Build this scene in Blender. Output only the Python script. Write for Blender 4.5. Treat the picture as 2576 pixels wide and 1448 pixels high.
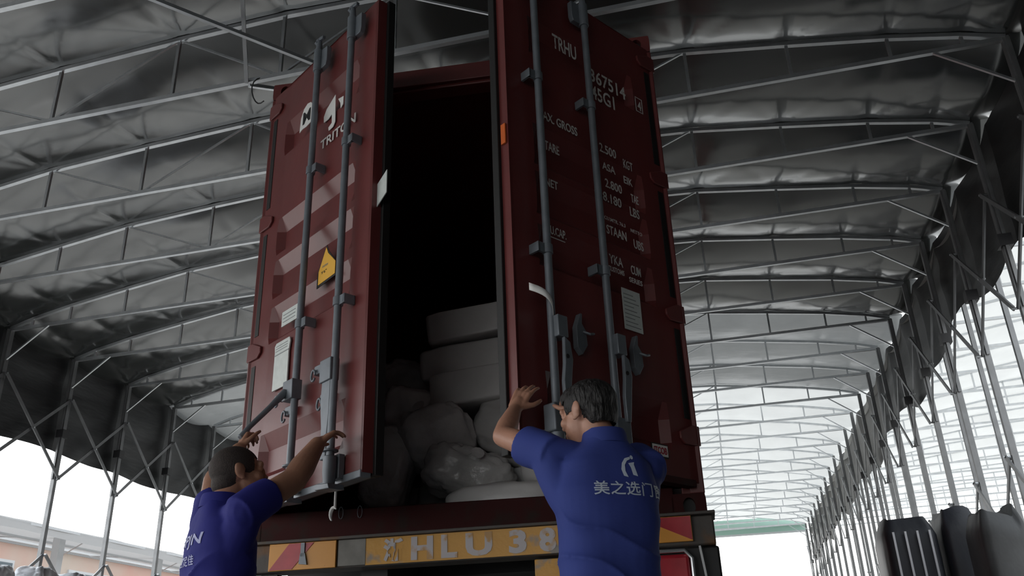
import bpy, math, random
from mathutils import Vector, Matrix, noise
from mathutils.bvhtree import BVHTree
random.seed(7)
S = bpy.context.scene
for o in list(bpy.data.objects): bpy.data.objects.remove(o, do_unlink=True)
C = S.collection
R = math.radians

# ------------------------------------------------------------------ camera, sky, exposure
# origin = the camera; the ground lies at z = G below it
G = -0.75
cd = bpy.data.cameras.new('camera'); cam = bpy.data.objects.new('camera', cd); C.objects.link(cam)
cam.matrix_world = Matrix(((0.97201303, 0.12641444, 0.19801402, 0), (0.23241234, -0.39445762, -0.88903751, 0),
                           (-0.03428082, 0.91017694, -0.41279869, 0), (0, 0, 0, 1)))
cd.sensor_width = 36; cd.lens = 36 * 2211 / 2576; cd.clip_start = .02; cd.clip_end = 500
S.camera = cam
S.view_settings.view_transform = 'Standard'; S.view_settings.look = 'None'
S.view_settings.gamma = 1; S.view_settings.use_curve_mapping = False
S.view_settings.exposure = 0.38
w = bpy.data.worlds.new('sky'); S.world = w; w.use_nodes = True
nt = w.node_tree; nt.nodes.clear()
tc = nt.nodes.new('ShaderNodeTexCoord'); sp = nt.nodes.new('ShaderNodeSeparateXYZ')
rp = nt.nodes.new('ShaderNodeValToRGB'); bg = nt.nodes.new('ShaderNodeBackground'); wo = nt.nodes.new('ShaderNodeOutputWorld')
rp.color_ramp.elements[0].position = 0.0; rp.color_ramp.elements[0].color = (1, 0.985, 0.96, 1)
rp.color_ramp.elements[1].position = 0.6; rp.color_ramp.elements[1].color = (0.86, 0.93, 1, 1)
nt.links.new(tc.outputs['Generated'], sp.inputs[0]); nt.links.new(sp.outputs['Z'], rp.inputs[0])
nt.links.new(rp.outputs[0], bg.inputs[0]); nt.links.new(bg.outputs[0], wo.inputs[0])
# hazy sky, brighter on the side where the sun stands (left)
mr = nt.nodes.new('ShaderNodeMapRange'); mr.inputs['From Min'].default_value = -1; mr.inputs['From Max'].default_value = 1
mr.inputs['To Min'].default_value = 3.4; mr.inputs['To Max'].default_value = .95
nt.links.new(sp.outputs['X'], mr.inputs['Value']); nt.links.new(mr.outputs[0], bg.inputs[1])
sd = bpy.data.lights.new('sun', 'SUN'); so = bpy.data.objects.new('sun', sd); C.objects.link(so)
sd.energy = 1.5; sd.angle = R(12); sd.color = (1, .96, .9)
so.rotation_euler = (R(38), 0, R(-130)); so.location = (0, 0, 20)

# ------------------------------------------------------------------ materials
MATS = {}
def mat(name, col, rough=.6, metal=0, var=0, vscale=3, bump=0, bscale=20, col2=None, thr=None, stretch=(1, 1, 1), trans=0, spec=.5, emit=0, bstretch=None, ior=0):
    """var: brightness variation by noise; col2/thr: patches of a second colour (wear, dirt)"""
    m = bpy.data.materials.new(name); m.use_nodes = True; n = m.node_tree; b = n.nodes['Principled BSDF']
    L = n.links.new
    b.inputs['Base Color'].default_value = (*col, 1); b.inputs['Roughness'].default_value = rough
    b.inputs['Metallic'].default_value = metal
    b.inputs['Specular IOR Level'].default_value = spec
    if ior: b.inputs['IOR'].default_value = ior
    co = n.nodes.new('ShaderNodeTexCoord'); mp = n.nodes.new('ShaderNodeMapping'); L(co.outputs['Object'], mp.inputs[0])
    mp.inputs['Scale'].default_value = stretch
    out = None
    if var or col2:
        nz = n.nodes.new('ShaderNodeTexNoise'); nz.inputs['Scale'].default_value = vscale; nz.inputs['Detail'].default_value = 6
        L(mp.outputs[0], nz.inputs[0])
        cr = n.nodes.new('ShaderNodeValToRGB')
        if col2:
            t0, t1 = thr or (.5, .6)
            cr.color_ramp.elements[0].position = t0; cr.color_ramp.elements[1].position = t1
            cr.color_ramp.elements[0].color = (*col, 1); cr.color_ramp.elements[1].color = (*col2, 1)
        else:
            cr.color_ramp.elements[0].position = .3; cr.color_ramp.elements[1].position = .7
            cr.color_ramp.elements[0].color = (*[c * (1 - var) for c in col], 1)
            cr.color_ramp.elements[1].color = (*[min(1, c * (1 + var)) for c in col], 1)
        L(nz.outputs[0], cr.inputs[0]); L(cr.outputs[0], b.inputs['Base Color']); out = cr.outputs[0]
    if bump:
        nb = n.nodes.new('ShaderNodeTexNoise'); nb.inputs['Scale'].default_value = bscale; nb.inputs['Detail'].default_value = 4
        m2 = n.nodes.new('ShaderNodeMapping'); L(co.outputs['Object'], m2.inputs[0]); m2.inputs['Scale'].default_value = bstretch or stretch
        L(m2.outputs[0], nb.inputs[0])
        bm = n.nodes.new('ShaderNodeBump'); bm.inputs['Strength'].default_value = bump; bm.inputs['Distance'].default_value = .02
        L(nb.outputs[0], bm.inputs['Height']); L(bm.outputs[0], b.inputs['Normal'])
    if trans:
        tr = n.nodes.new('ShaderNodeBsdfTranslucent'); mx = n.nodes.new('ShaderNodeMixShader')
        tr.inputs[0].default_value = (*col, 1); mx.inputs[0].default_value = trans
        if out: L(out, tr.inputs[0])
        L(b.outputs[0], mx.inputs[1]); L(tr.outputs[0], mx.inputs[2])
        L(mx.outputs[0], n.nodes['Material Output'].inputs[0])
    MATS[name] = m; return m

postm = mat('dull_steel', (.20, .205, .21), .42, .45, var=.15, vscale=6)
galv = mat('galvanised_steel', (.62, .64, .66), .28, .8, var=.12, vscale=6)
clampm = mat('black_clamp', (.02, .02, .022), .5)
roofm = mat('dark_tent_fabric', (.022, .025, .024), .17, var=.1, vscale=1.3, bump=.035, ior=1.75, bscale=5, bstretch=(1, .35, 1), trans=.006, spec=1.0)
palem = mat('pale_lit_tent_fabric', (.62, .62, .60), .5, var=.05, vscale=1.5, bump=.5, bscale=4, bstretch=(.6, 1.6, 1), trans=.36)  # paleness and translucency stand in for the strong light on far bays
midm = mat('half_lit_tent_fabric', (.24, .245, .24), .26, var=.08, vscale=1.5, bump=.4, bscale=5, bstretch=(.6, 1.6, 1), trans=.2)  # in-between tone, a painted step of the brightening towards the far end
curtm = mat('dark_curtain_fabric', (.020, .021, .022), .42, var=.2, vscale=2, bump=.6, bscale=2.5, bstretch=(.5, .5, 2.5), trans=.01)
concrete = mat('concrete', (.42, .41, .39), .85, var=.12, vscale=.7, bump=.2, bscale=15)
dim_floor = mat('dark_floor', (.30, .295, .285), .8, var=.2, vscale=.9, bump=.2, bscale=15)
red = mat('maroon_container_paint', (.135, .028, .027), .38, var=.16, vscale=2.2, bump=.06, bscale=12, col2=None)
redold = mat('worn_maroon_paint', (.045, .009, .009), .75, spec=.2, col2=(.03, .018, .015), thr=(.5, .7), vscale=9)
darkin = mat('container_interior_paint', (.05, .045, .045), .6, var=.2)
rodm = mat('grey_painted_rod', (.17, .19, .215), .42, .25, var=.12, vscale=14)
gasket = mat('black_rubber', (.008, .008, .008), .6)
whitep = mat('white_paint', (.75, .75, .73), .5)
offw = mat('worn_white_letters', (.62, .62, .60), .6, col2=(.3, .2, .19), thr=(.6, .66), vscale=55)
blackp = mat('black_print', (.01, .01, .01), .5)
redprint = mat('red_print', (.35, .02, .04), .5)
yellows = mat('yellow_sticker', (.80, .44, .05), .5)
paper = mat('paper_label', (.62, .66, .64), .45, var=.06, vscale=30)
greyprint = mat('grey_print', (.25, .27, .27), .5)
orangem = mat('orange_marker', (.6, .12, .02), .5)
yelpaint = mat('chipped_yellow_paint', (.62, .32, .06), .5, col2=(.28, .25, .22), thr=(.57, .63), vscale=5, bump=.15, bscale=30)
greypaint = mat('weathered_grey_paint', (.24, .23, .21), .7, var=.25, vscale=9)
rustm = mat('dirty_brown_steel', (.085, .075, .068), .65, col2=(.16, .08, .035), thr=(.58, .72), vscale=7, bump=.2)
blackst = mat('black_chassis_steel', (.02, .02, .021), .55, var=.3)
refr = mat('red_reflector', (.42, .02, .035), .35, var=.15, vscale=14)
refy = mat('orange_reflector', (.72, .32, .05), .4, col2=(.12, .05, .02), thr=(.68, .74), vscale=13)
stencil = mat('worn_stencil_paint', (.52, .49, .50), .65, col2=(.50, .30, .13), thr=(.55, .65), vscale=13)
tyre = mat('tyre_rubber', (.02, .02, .02), .8)
wrapm = mat('white_plastic_wrap', (.66, .65, .64), .33, var=.08, vscale=4, bump=.35, bscale=7)
sackm = mat('grey_translucent_sack', (.60, .60, .59), .24, var=.2, vscale=6, bump=.7, bscale=11)
cardm = mat('brown_cardboard', (.13, .09, .06), .8, var=.1)
skin = mat('tanned_skin', (.33, .165, .105), .5, var=.1, vscale=14, bump=.08, bscale=90)
skin2 = mat('ruddy_skin', (.42, .215, .145), .5, var=.1, vscale=14, bump=.08, bscale=90)
hairm = mat('black_hair', (.008, .007, .007), .6, var=.4, vscale=60, bump=.8, bscale=90, bstretch=(1, 1, .25))
stubble = mat('shaved_hair', (.030, .021, .018), .75, var=.3, vscale=120, bump=.3, bscale=200)
shirtm = mat('royal_blue_polo', (.036, .055, .235), .78, var=.06, vscale=3, bump=.25, bscale=6, bstretch=(1, 1, 1.6), spec=.25)
shirt2 = mat('navy_blue_polo', (.022, .024, .19), .78, var=.06, vscale=3, bump=.25, bscale=6, bstretch=(1, 1, 1.6), spec=.25)
decalm = mat('shirt_print', (.55, .62, .72), .6)
decal2 = mat('lilac_shirt_print', (.36, .38, .62), .6)
trousm = mat('dark_trousers', (.02, .022, .03), .85, bump=.2, bscale=10)
shoem = mat('black_shoe', (.015, .015, .015), .5)
tarpm = mat('dark_blue_tarp', (.030, .033, .042), .5, var=.3, vscale=2, bump=.7, bscale=4, bstretch=(1, 1, .5))
tarpg = mat('grey_tarp', (.07, .072, .075), .5, var=.3, vscale=2, bump=.7, bscale=4, bstretch=(1, 1, .5))
strapm = mat('white_strap', (.75, .76, .80), .5)
pinkw = mat('salmon_wall', (.58, .34, .28), .8, col2=(.55, .46, .39), thr=(.4, .65), vscale=.35)
awnm = mat('white_awning', (.52, .52, .52), .6, trans=.2, bump=.2, bscale=3)
whitest = mat('white_painted_steel', (.55, .56, .57), .45)
glassd = mat('dark_window_glass', (.10, .13, .15), .12)
greenf = mat('pale_green_sheet', (.42, .56, .50), .5, trans=.4)
tiem = mat('yellow_tie', (.6, .45, .05), .5)

# ------------------------------------------------------------------ mesh builder
class M:
    def __init__(s): s.v = []; s.f = []
    def add(s, vs, fs):
        n = len(s.v); s.v += [tuple(v) for v in vs]; s.f += [tuple(i + n for i in f) for f in fs]; return s
    def box(s, x0, x1, y0, y1, z0, z1):
        vs = [(x, y, z) for x in (x0, x1) for y in (y0, y1) for z in (z0, z1)]
        return s.add(vs, [(0, 1, 3, 2), (4, 6, 7, 5), (0, 4, 5, 1), (2, 3, 7, 6), (0, 2, 6, 4), (1, 5, 7, 3)])
    def beam(s, p, q, w, h, up=(0, 0, 1)):
        p, q = Vector(p), Vector(q); d = (q - p).normalized(); u = Vector(up)
        x = d.cross(u)
        if x.length < 1e-3: x = d.cross(Vector((0, 1, 0)))
        x.normalize(); u = x.cross(d).normalized(); x *= w / 2; u *= h / 2
        vs = [a + b + c for a in (p, q) for b in (-x, x) for c in (-u, u)]
        return s.add(vs, [(0, 1, 3, 2), (4, 6, 7, 5), (0, 4, 5, 1), (2, 3, 7, 6), (0, 2, 6, 4), (1, 5, 7, 3)])
    def tube(s, pts, r, n=12, caps=True):
        """swept round tube; r number or list"""
        pts = [Vector(p) for p in pts]; k = len(pts); rs = r if isinstance(r, (list, tuple)) else [r] * k
        ref = None; rings = []
        for i, p in enumerate(pts):
            d = (pts[min(i + 1, k - 1)] - pts[max(i - 1, 0)]).normalized()
            if ref is None:
                ref = Vector((0, 0, 1)) if abs(d.z) < .9 else Vector((1, 0, 0))
            x = (ref - d * ref.dot(d)).normalized(); ref = x; y = d.cross(x)
            rings.append([p + (x * math.cos(a) + y * math.sin(a)) * rs[i] for a in [2 * math.pi * j / n for j in range(n)]])
        vs = [v for rg in rings for v in rg]; fs = []
        for i in range(k - 1):
            for j in range(n):
                a, b = i * n + j, i * n + (j + 1) % n
                fs.append((a, b, b + n, a + n))
        if caps: fs.append(tuple(range(n - 1, -1, -1))); fs.append(tuple((k - 1) * n + j for j in range(n)))
        return s.add(vs, fs)
    def cap(s, p, r0, q, r1, n=18):
        """tapered capsule"""
        p, q = Vector(p), Vector(q); d = (q - p)
        d = d.normalized() if d.length > 1e-6 else Vector((0, 0, 1))
        P = []; Rr = []
        for a in (-90, -60, -30, 0): P.append(p + d * (math.sin(R(a)) * r0)); Rr.append(max(1e-4, math.cos(R(a)) * r0))
        for a in (0, 30, 60, 90): P.append(q + d * (math.sin(R(a)) * r1)); Rr.append(max(1e-4, math.cos(R(a)) * r1))
        ref = Vector((0, 0, 1)) if abs(d.z) < .9 else Vector((1, 0, 0))
        x = (ref - d * ref.dot(d)).normalized(); y = d.cross(x); vs = []; fs = []
        for i in range(8): vs += [P[i] + (x * math.cos(t) + y * math.sin(t)) * Rr[i] for t in [2 * math.pi * j / n for j in range(n)]]
        for i in range(7):
            for j in range(n): a, b = i * n + j, i * n + (j + 1) % n; fs.append((a, b, b + n, a + n))
        fs.append(tuple(range(n - 1, -1, -1))); fs.append(tuple(7 * n + j for j in range(n)))
        return s.add(vs, fs)
    def ell(s, c, rx, ry, rz, X=(1, 0, 0), Y=(0, 1, 0), Z=(0, 0, 1), n=20, m=12, pw=1):
        c, X, Y, Z = Vector(c), Vector(X), Vector(Y), Vector(Z); vs = []; fs = []
        sg = lambda t: math.copysign(abs(t) ** pw, t)
        for i in range(m + 1):
            t = math.pi * i / m - math.pi / 2
            for j in range(n):
                a = 2 * math.pi * j / n
                ct = max(1e-4, abs(math.cos(t)) ** pw)
                vs.append(c + X * (sg(math.cos(a)) * ct * rx) + Y * (sg(math.sin(a)) * ct * ry) + Z * (sg(math.sin(t)) * rz))
        for i in range(m):
            for j in range(n): a, b = i * n + j, i * n + (j + 1) % n; fs.append((a, b, b + n, a + n))
        fs.append(tuple(range(n - 1, -1, -1))); fs.append(tuple(m * n + j for j in range(n)))
        return s.add(vs, fs)
    def loft(s, rings, caps=True):
        n = len(rings[0]); vs = [v for r in rings for v in r]; fs = []
        for i in range(len(rings) - 1):
            for j in range(n): a, b = i * n + j, i * n + (j + 1) % n; fs.append((a, b, b + n, a + n))
        if caps: fs.append(tuple(range(n - 1, -1, -1))); fs.append(tuple((len(rings) - 1) * n + j for j in range(n)))
        return s.add(vs, fs)
    def prism(s, pts, y0, y1):
        """polygon given in x,z extruded from y0 to y1"""
        n = len(pts); vs = [(x, y0, z) for x, z in pts] + [(x, y1, z) for x, z in pts]
        fs = [tuple(range(n)), tuple(range(2 * n - 1, n - 1, -1))] + [(i, i + n, (i + 1) % n + n, (i + 1) % n) for i in range(n)]
        return s.add(vs, fs)
    def grid(s, nx, ny, fn):
        vs = [fn(i / nx, j / ny) for j in range(ny + 1) for i in range(nx + 1)]
        return s.add(vs, [(j * (nx + 1) + i, j * (nx + 1) + i + 1, (j + 1) * (nx + 1) + i + 1, (j + 1) * (nx + 1) + i) for j in range(ny) for i in range(nx)])
    def build(s, name, m, parent=None, loc=(0, 0, 0), rot=(0, 0, 0), ang=35, bevel=0, label=None, fix=True):
        me = bpy.data.meshes.new(name); me.from_pydata(s.v, [], s.f)
        if fix:
            import bmesh
            b = bmesh.new(); b.from_mesh(me); bmesh.ops.recalc_face_normals(b, faces=b.faces); b.to_mesh(me); b.free()
        me.shade_smooth(); me.set_sharp_from_angle(angle=R(ang)); me.materials.append(m)
        o = bpy.data.objects.new(name, me); C.objects.link(o); o.location = loc; o.rotation_euler = rot
        if parent: o.parent = parent
        if bevel:
            bv = o.modifiers.new('bevel', 'BEVEL'); bv.width = bevel; bv.segments = 2; bv.limit_method = 'ANGLE'
        if label: o['label'] = label
        return o

def empty(name, loc=(0, 0, 0), rot=(0, 0, 0)):
    o = bpy.data.objects.new(name, None); C.objects.link(o); o.location = loc; o.rotation_euler = rot; o.empty_display_size = .2; return o
def tag(o, label=None, cat=None, group=None, kind=None):
    if label: o['label'] = label
    if cat: o['category'] = cat
    if group: o['group'] = group
    if kind: o['kind'] = kind
    return o
KIDS = {}
def tree(o, parent=None, kids=None):
    c = o.copy(); C.objects.link(c); c.parent = parent
    for ch in [x for x in ALLKIDS.get(o.name, [])]: tree(ch, c)
    return c
ALLKIDS = {}
def index_kids():
    ALLKIDS.clear()
    for x in bpy.data.objects:
        if x.parent: ALLKIDS.setdefault(x.parent.name, []).append(x)
def text_verts(body, size=1, offset=0, sx=1, extrude=.0008, spacing=1, align='LEFT'):
    cu = bpy.data.curves.new('t', 'FONT'); cu.body = body; cu.size = size; cu.offset = offset; cu.extrude = extrude; cu.space_character = spacing
    cu.align_x = align; cu.resolution_u = 3
    o = bpy.data.objects.new('t', cu); C.objects.link(o)
    me = bpy.data.meshes.new_from_object(o.evaluated_get(bpy.context.evaluated_depsgraph_get()))
    v = [(p.co.x * sx, p.co.y, p.co.z) for p in me.vertices]; f = [tuple(p.vertices) for p in me.polygons]
    bpy.data.objects.remove(o); bpy.data.curves.remove(cu); bpy.data.meshes.remove(me)
    return v, f
def lettering(name, body, m, parent, x, z, h, width=None, y=-.002, offset=0, spacing=1, label=None, h_is_cap=True):
    """flat painted writing on a face looking to -y; x,z = lower left, h = capital height"""
    v, f = text_verts(body, 1, offset, 1, .0006, spacing)
    if not v: return
    x0 = min(p[0] for p in v); x1 = max(p[0] for p in v); y0 = min(p[1] for p in v); y1 = max(p[1] for p in v)
    k = h / (y1 - y0); kx = k if width is None else width / (x1 - x0)
    mb = M().add([(x + (p[0] - x0) * kx, y - p[2], z + (p[1] - y0) * k) for p in v], f)
    return mb.build(name, m, parent, label=label, fix=False)

def ordinal(i):
    return ['first', 'second', 'third', 'fourth', 'fifth', 'sixth', 'seventh', 'eighth', 'ninth', 'tenth', 'eleventh', 'twelfth', 'thirteenth', 'fourteenth', 'fifteenth', 'sixteenth', 'seventeenth', 'eighteenth', 'nineteenth', 'twentieth', 'twenty-first', 'twenty-second', 'twenty-third', 'twenty-fourth'][i]

# ------------------------------------------------------------------ ground
g = M().box(-140, 80, -60, 220, G - .12, G - .01).build('floor', concrete); tag(g, 'pale concrete yard around the tents', kind='structure')
g = M().box(-9.0, 3.0, -16, 15, G - .009, G).build('floor', dim_floor); tag(g, 'unseen darker floor under the tent, added to cut bounced light', kind='structure')  # unseen slab, darker than the yard to weaken bounced light

# ------------------------------------------------------------------ the tent
XL, XR = -9.45, 2.94; XC = (XL + XR) / 2; HW = (XR - XL) / 2
DY = 1.35; Y0 = 5.62
def zb(x): return 4.85 + (x - XL) * .0121
ET = [(0, .02), (.34, .12), (.94, .24), (1.8, .37), (2.72, .50), (3.9, .58), (5.14, .64), (HW, .67)]
def arch(x):
    e = HW - abs(x - XC)
    for (a, b), (c, d) in zip(ET, ET[1:]):
        if e <= c + 1e-6: return b + (d - b) * (e - a) / (c - a)
    return ET[-1][1]
NODES = [.34, .94, 1.8, 2.72, 3.9, 5.14]
def make_portal(k):
    r = empty('portal_truss', (XC, Y0 + DY * k, G))
    T = lambda x, z: (x - XC, 0, z - G)
    for sx in (-1, 1):
        x = XC + sx * HW; z1 = zb(x)
        p = M(); p.beam(T(x, G), T(x, z1), .06, .06); p.beam(T(x, 3.0), T(x, z1), .03, .11, up=(0, 1, 0))
        po = p.build('post', postm, r)
        M().beam(T(x, 3.62), T(x, 3.74), .12, .12).build('clamp', clampm, po)
        M().box(x - XC - .09, x - XC + .09, -.09, .09, 0, .012).build('foot_plate', galv, po)
        M().beam(T(x - sx * .62, z1), T(x, z1 - .46), .022, .022, up=(0, 1, 0)).build('knee_brace', galv, r)
    xs = sorted(set([XC - HW + e for e in NODES] + [XC + HW - e for e in NODES] + [XL, XC, XR]))
    t = M()
    for a, b in zip(xs, xs[1:]): t.beam(T(a - .004, zb(a) + arch(a)), T(b + .004, zb(b) + arch(b)), .045, .04)
    t.build('top_chord', galv, r)
    M().beam(T(XL, zb(XL)), T(XR, zb(XR)), .042, .042).build('bottom_chord', galv, r)
    for x in xs[1:-1]:
        M().beam(T(x, zb(x) + .01), T(x, zb(x) + arch(x) - .01), .028, .028, up=(0, 1, 0)).build('web_strut', galv, r)
    for sx in (-1, 1):
        for (ea, ta), (eb, tb) in (((2.72, 1), (3.9, 0)), ((3.9, 0), (5.14, 1)), ((5.14, 1), (HW, 0))):
            xa, xb_ = XC + sx * (HW - ea), XC + sx * (HW - eb)
            M().beam(T(xa, zb(xa) + ta * arch(xa)), T(xb_, zb(xb_) + tb * arch(xb_)), .018, .018, up=(0, 1, 0)).build('diagonal_strut', galv, r)
    return r
KN = list(range(-2, 22))
p0 = make_portal(0); index_kids()
for k in KN:
    o = p0 if k == 0 else tree(p0)
    o.location.y = Y0 + DY * k
    if k >= 0: lab = 'galvanised steel portal truss of the dark tent, %s one behind the container doors' % ordinal(k)
    else: lab = 'galvanised steel portal truss of the dark tent, %s one in front of the container doors' % ordinal(-k - 1)
    tag(o, lab, 'roof truss', 'portal trusses of the dark tent')

# scissor braces between neighbouring posts
def make_scissor(x):
    r = empty('scissor_brace', (x, 0, G))
    for (za, zb_) in ((4.2, 3.0), (1.93, .75)):
        for d in (-1, 1):
            a, b = (za, zb_) if d > 0 else (zb_, za)
            M().beam((d * .018, .0, a - G), (d * .018, DY, b - G), .016, .046, up=(0, 0, 1)).build('scissor_bar', postm, r)
        for yy, zz in ((0, za), (DY, za), (0, zb_), (DY, zb_), (DY / 2, (za + zb_) / 2)):
            M().tube([(-.035, yy, zz - G), (.035, yy, zz - G)], .012, 8).build('pivot_bolt', galv, r)
    return r
s0 = make_scissor(0); index_kids(); first = True
for side, x in (('left', XL + .065), ('right', XR - .065)):
    for k in KN[:-1]:
        if side == 'right' and k < -1: continue
        o = s0 if first else tree(s0); first = False
        o.location = (x, Y0 + DY * k, G)
        wh = '%s bay behind the doors' % ordinal(k) if k >= 0 else '%s bay in front of the doors' % ordinal(-k - 1)
        tag(o, 'steel scissor brace on the %s post row, %s' % (side, wh), 'brace', 'scissor braces on the %s posts' % side)

# ridge scissor bars seen top left
def bar(name, p, q, lab, wd=.032):
    o = M().beam(p, q, wd, wd).build(name, galv); tag(o, lab, 'brace', 'ridge scissor bars'); return o
bar('ridge_brace', (-3.56, 5.60, 4.90), (-2.97, 4.29, 5.47), 'steel ridge brace rising steeply to the top edge above the left door')
bar('ridge_brace', (-2.85, 5.60, 4.92), (-4.05, 4.29, 5.00), 'steel ridge brace slanting down right to the top of the left door')
bar('ridge_brace', (-3.56, 5.64, 4.90), (-2.9, 6.95, 5.5), 'short steel ridge brace just behind the left door corner')
bar('ridge_brace', (-1.95, 4.29, 5.02), (-.9, 5.60, 4.98), 'bright steel ridge brace above the open container mouth', .04)

def cable(pts, lab):
    o = M().tube(pts, .006, 8).build('cable', clampm); tag(o, lab, 'cable')
cable([(-3.40 + .11 * math.cos(a), 5.62 + .03 * math.sin(a * 2), 4.80 + .13 * math.sin(a)) for a in [R(60 + 20 * i) for i in range(12)]], 'thin black cable loop hanging beside the top of the left door')

# roof cloth: every bay sags between two trusses and is creased where the nodes pull it
nx_ = [XL + e for e in NODES] + [XR - e for e in NODES] + [XC]
def roof_bay(k, mb, xo=0, sag=.105, nx=300, ny=16):
    y0 = Y0 + DY * k
    def fn(u, v):
        x = XL - .2 + u * (XR - XL + .4); xx = min(max(x, XL), XR)
        z = zb(xx) + arch(xx) + .03 - sag * 4 * v * (1 - v) * (1 + .25 * math.sin(x * 1.7 + k * 2.1))
        for xn in nx_:
            if abs(x - xn) < .9 and nx > 150 and v > .2:
                dn = (1 - v) * DY
                for slope, A in ((0, 1), (.75, .8), (-.55, .45)):
                    d = (x - xn) - slope * dn
                    wd = .03 + .05 * dn
                    z += .016 * A * math.exp(-(d / wd) ** 2) * math.exp(-dn / .5) * min(1, dn / .09)
        z += .008 * noise.noise(Vector((x * .9 + y0, v * 6 + x * 1.3, k * 3.7))) * math.sin(math.pi * v)
        z += .010 * math.sin((x * 7 + v * 5) + 2 * noise.noise(Vector((x, v * 2, k)))) * max(0, noise.noise(Vector((x * .5, k * 1.7, 4)))) * math.sin(math.pi * v) * 2
        return (x + xo, y0 + v * DY, z)
    mb.grid(nx, ny, fn)
def roof(name, ks, m, lab, xo=0, sag=.105, nx=300, ny=16):
    mb = M()
    for k in ks: roof_bay(k, mb, xo, sag, nx, ny)
    o = mb.build(name, m, ang=180, fix=False); tag(o, lab, kind='structure'); return o
roof('ceiling', range(-14, -1), roofm, 'dark tent roof cloth overhead, in front of the doors', nx=60, ny=6)
roof('ceiling', range(-1, 6), roofm, 'dark grey sagging tent roof cloth above the container')
roof('ceiling', range(6, 9), midm, 'grey tent roof cloth behind the container, half-lit tone put into its colour')
roof('ceiling', range(9, 21), palem, 'pale translucent tent roof cloth, far end brightness put into its colour', nx=140, ny=10)

# side curtains
def curtain(name, x, ks, zlo, m, lab, wavy=.05, gapz=.06, foldamp=.05):
    mb = M()
    for k in ks:
        y0 = Y0 + DY * k
        def fn(u, v):
            y = y0 + u * DY; top = zb(min(max(x, XL), XR)) - gapz - gapz * .8 * math.sin(math.pi * u); lo = zlo + wavy * math.sin(y * 1.3) + wavy * .5 * math.sin(y * 3.1)
            if zlo < -.5: lo = G + .02
            z = top + (lo - top) * v
            dx = foldamp * noise.noise(Vector((y * 1.2, z * .9, x))) + foldamp * .5 * math.sin(z * 9 + 4 * noise.noise(Vector((y, z, 3)))) * noise.noise(Vector((y * .7, z, 9)))
            dx += foldamp * math.sin(math.pi * u) * (.7 if x > 0 else -.7)
            return (x + dx, y, z)
        mb.grid(24, 36, fn)
    o = mb.build(name, m, ang=180, fix=False); tag(o, lab, kind='structure'); return o
curtain('wall_left', XL - .13, range(-14, 21), 3.41, curtm, 'dark side curtain hanging from the left eave', .03, -.1)
curtain('wall_right', XR + .13, range(-14, 1), G, curtm, 'unseen dark curtain added to keep light off the right side beside the camera', .0, -.1)  # unseen, brought down to the floor to darken the right door
curtain('wall_right', XR + .13, range(1, 8), 3.75, curtm, 'dark gathered side curtain on the right eave', .12, .02, .07)
midcurt = mat('grey_curtain_fabric', (.12, .12, .115), .5, bump=.5, bscale=3, trans=.05)
curtain('wall_right', XR + .13, range(8, 21), 3.75, midcurt, 'grey gathered side curtain further along the right eave', .12, .02, .08)

bk = M().box(XL - .1, XR + .1, Y0 - DY * 14 - .06, Y0 - DY * 14, 4.0, 5.6).box(1.0, XR + .1, Y0 - DY * 14 - .06, Y0 - DY * 14, G, 4.0).build('added_front_shade', curtm); tag(bk, 'unseen dark cloth added to block light at the near end of the tent', kind='structure')  # unseen cloth added behind the camera to cut light on roof and right door

# far end fascia
r = empty('end_fascia', (XC, Y0 + DY * 21 + .3, G))
M().box(-HW, HW, 0, .02, 4.75 - G, 5.35 - G).build('fascia_sheet', greenf, r)
for z in (4.75, 5.0): M().box(-HW, HW, -.08, -.03, z - G, z - G + .06).build('fascia_rail', whitest, r)
for x in (-HW, HW):
    M().box(x - .04, x + .04, -.04, .04, 0, 4.75 - G).build('fascia_post', whitest, r)
tag(r, 'pale green fascia with white rails closing the far end of the tent', 'fascia')

# second tent on the right
XO = 12.72
def make_side(k):
    r = empty('tent_arch', (XC + XO, 0, G)); T = lambda x, z: (x - XC, 0, z - G)
    for sx in (-1, 1):
        x = XC + sx * HW
        po = M().beam(T(x, G), T(x, zb(x)), .05, .05).build('post', postm, r)
        M().beam(T(x - sx * .62, zb(x)), T(x, zb(x) - .46), .022, .022, up=(0, 1, 0)).build('knee_brace', galv, r)
    xs = sorted(set([XC - HW + e for e in NODES] + [XC + HW - e for e in NODES] + [XL, XC, XR])); t = M()
    for a, b in zip(xs, xs[1:]): t.beam(T(a - .004, zb(a) + arch(a)), T(b + .004, zb(b) + arch(b)), .045, .04)
    t.build('top_chord', galv, r)
    M().beam(T(XL, zb(XL)), T(XR, zb(XR)), .042, .042).build('bottom_chord', galv, r)
    for x in xs[1:-1]: M().beam(T(x, zb(x) + .01), T(x, zb(x) + arch(x) - .01), .028, .028, up=(0, 1, 0)).build('web_strut', galv, r)
    return r
q0 = make_side(0); index_kids()
K2 = list(range(3, 22))
for n, k in enumerate(K2):
    o = q0 if n == 0 else tree(q0)
    o.location.y = Y0 + DY * k + .1
    tag(o, 'steel arch of the pale tent beyond the right posts, %s from the near end' % ordinal(n), 'roof truss', 'arches of the pale tent on the right')
roof('ceiling', range(3, 21), palem, 'pale translucent roof cloth of the neighbouring tent on the right', XO, nx=120, ny=10)

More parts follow.
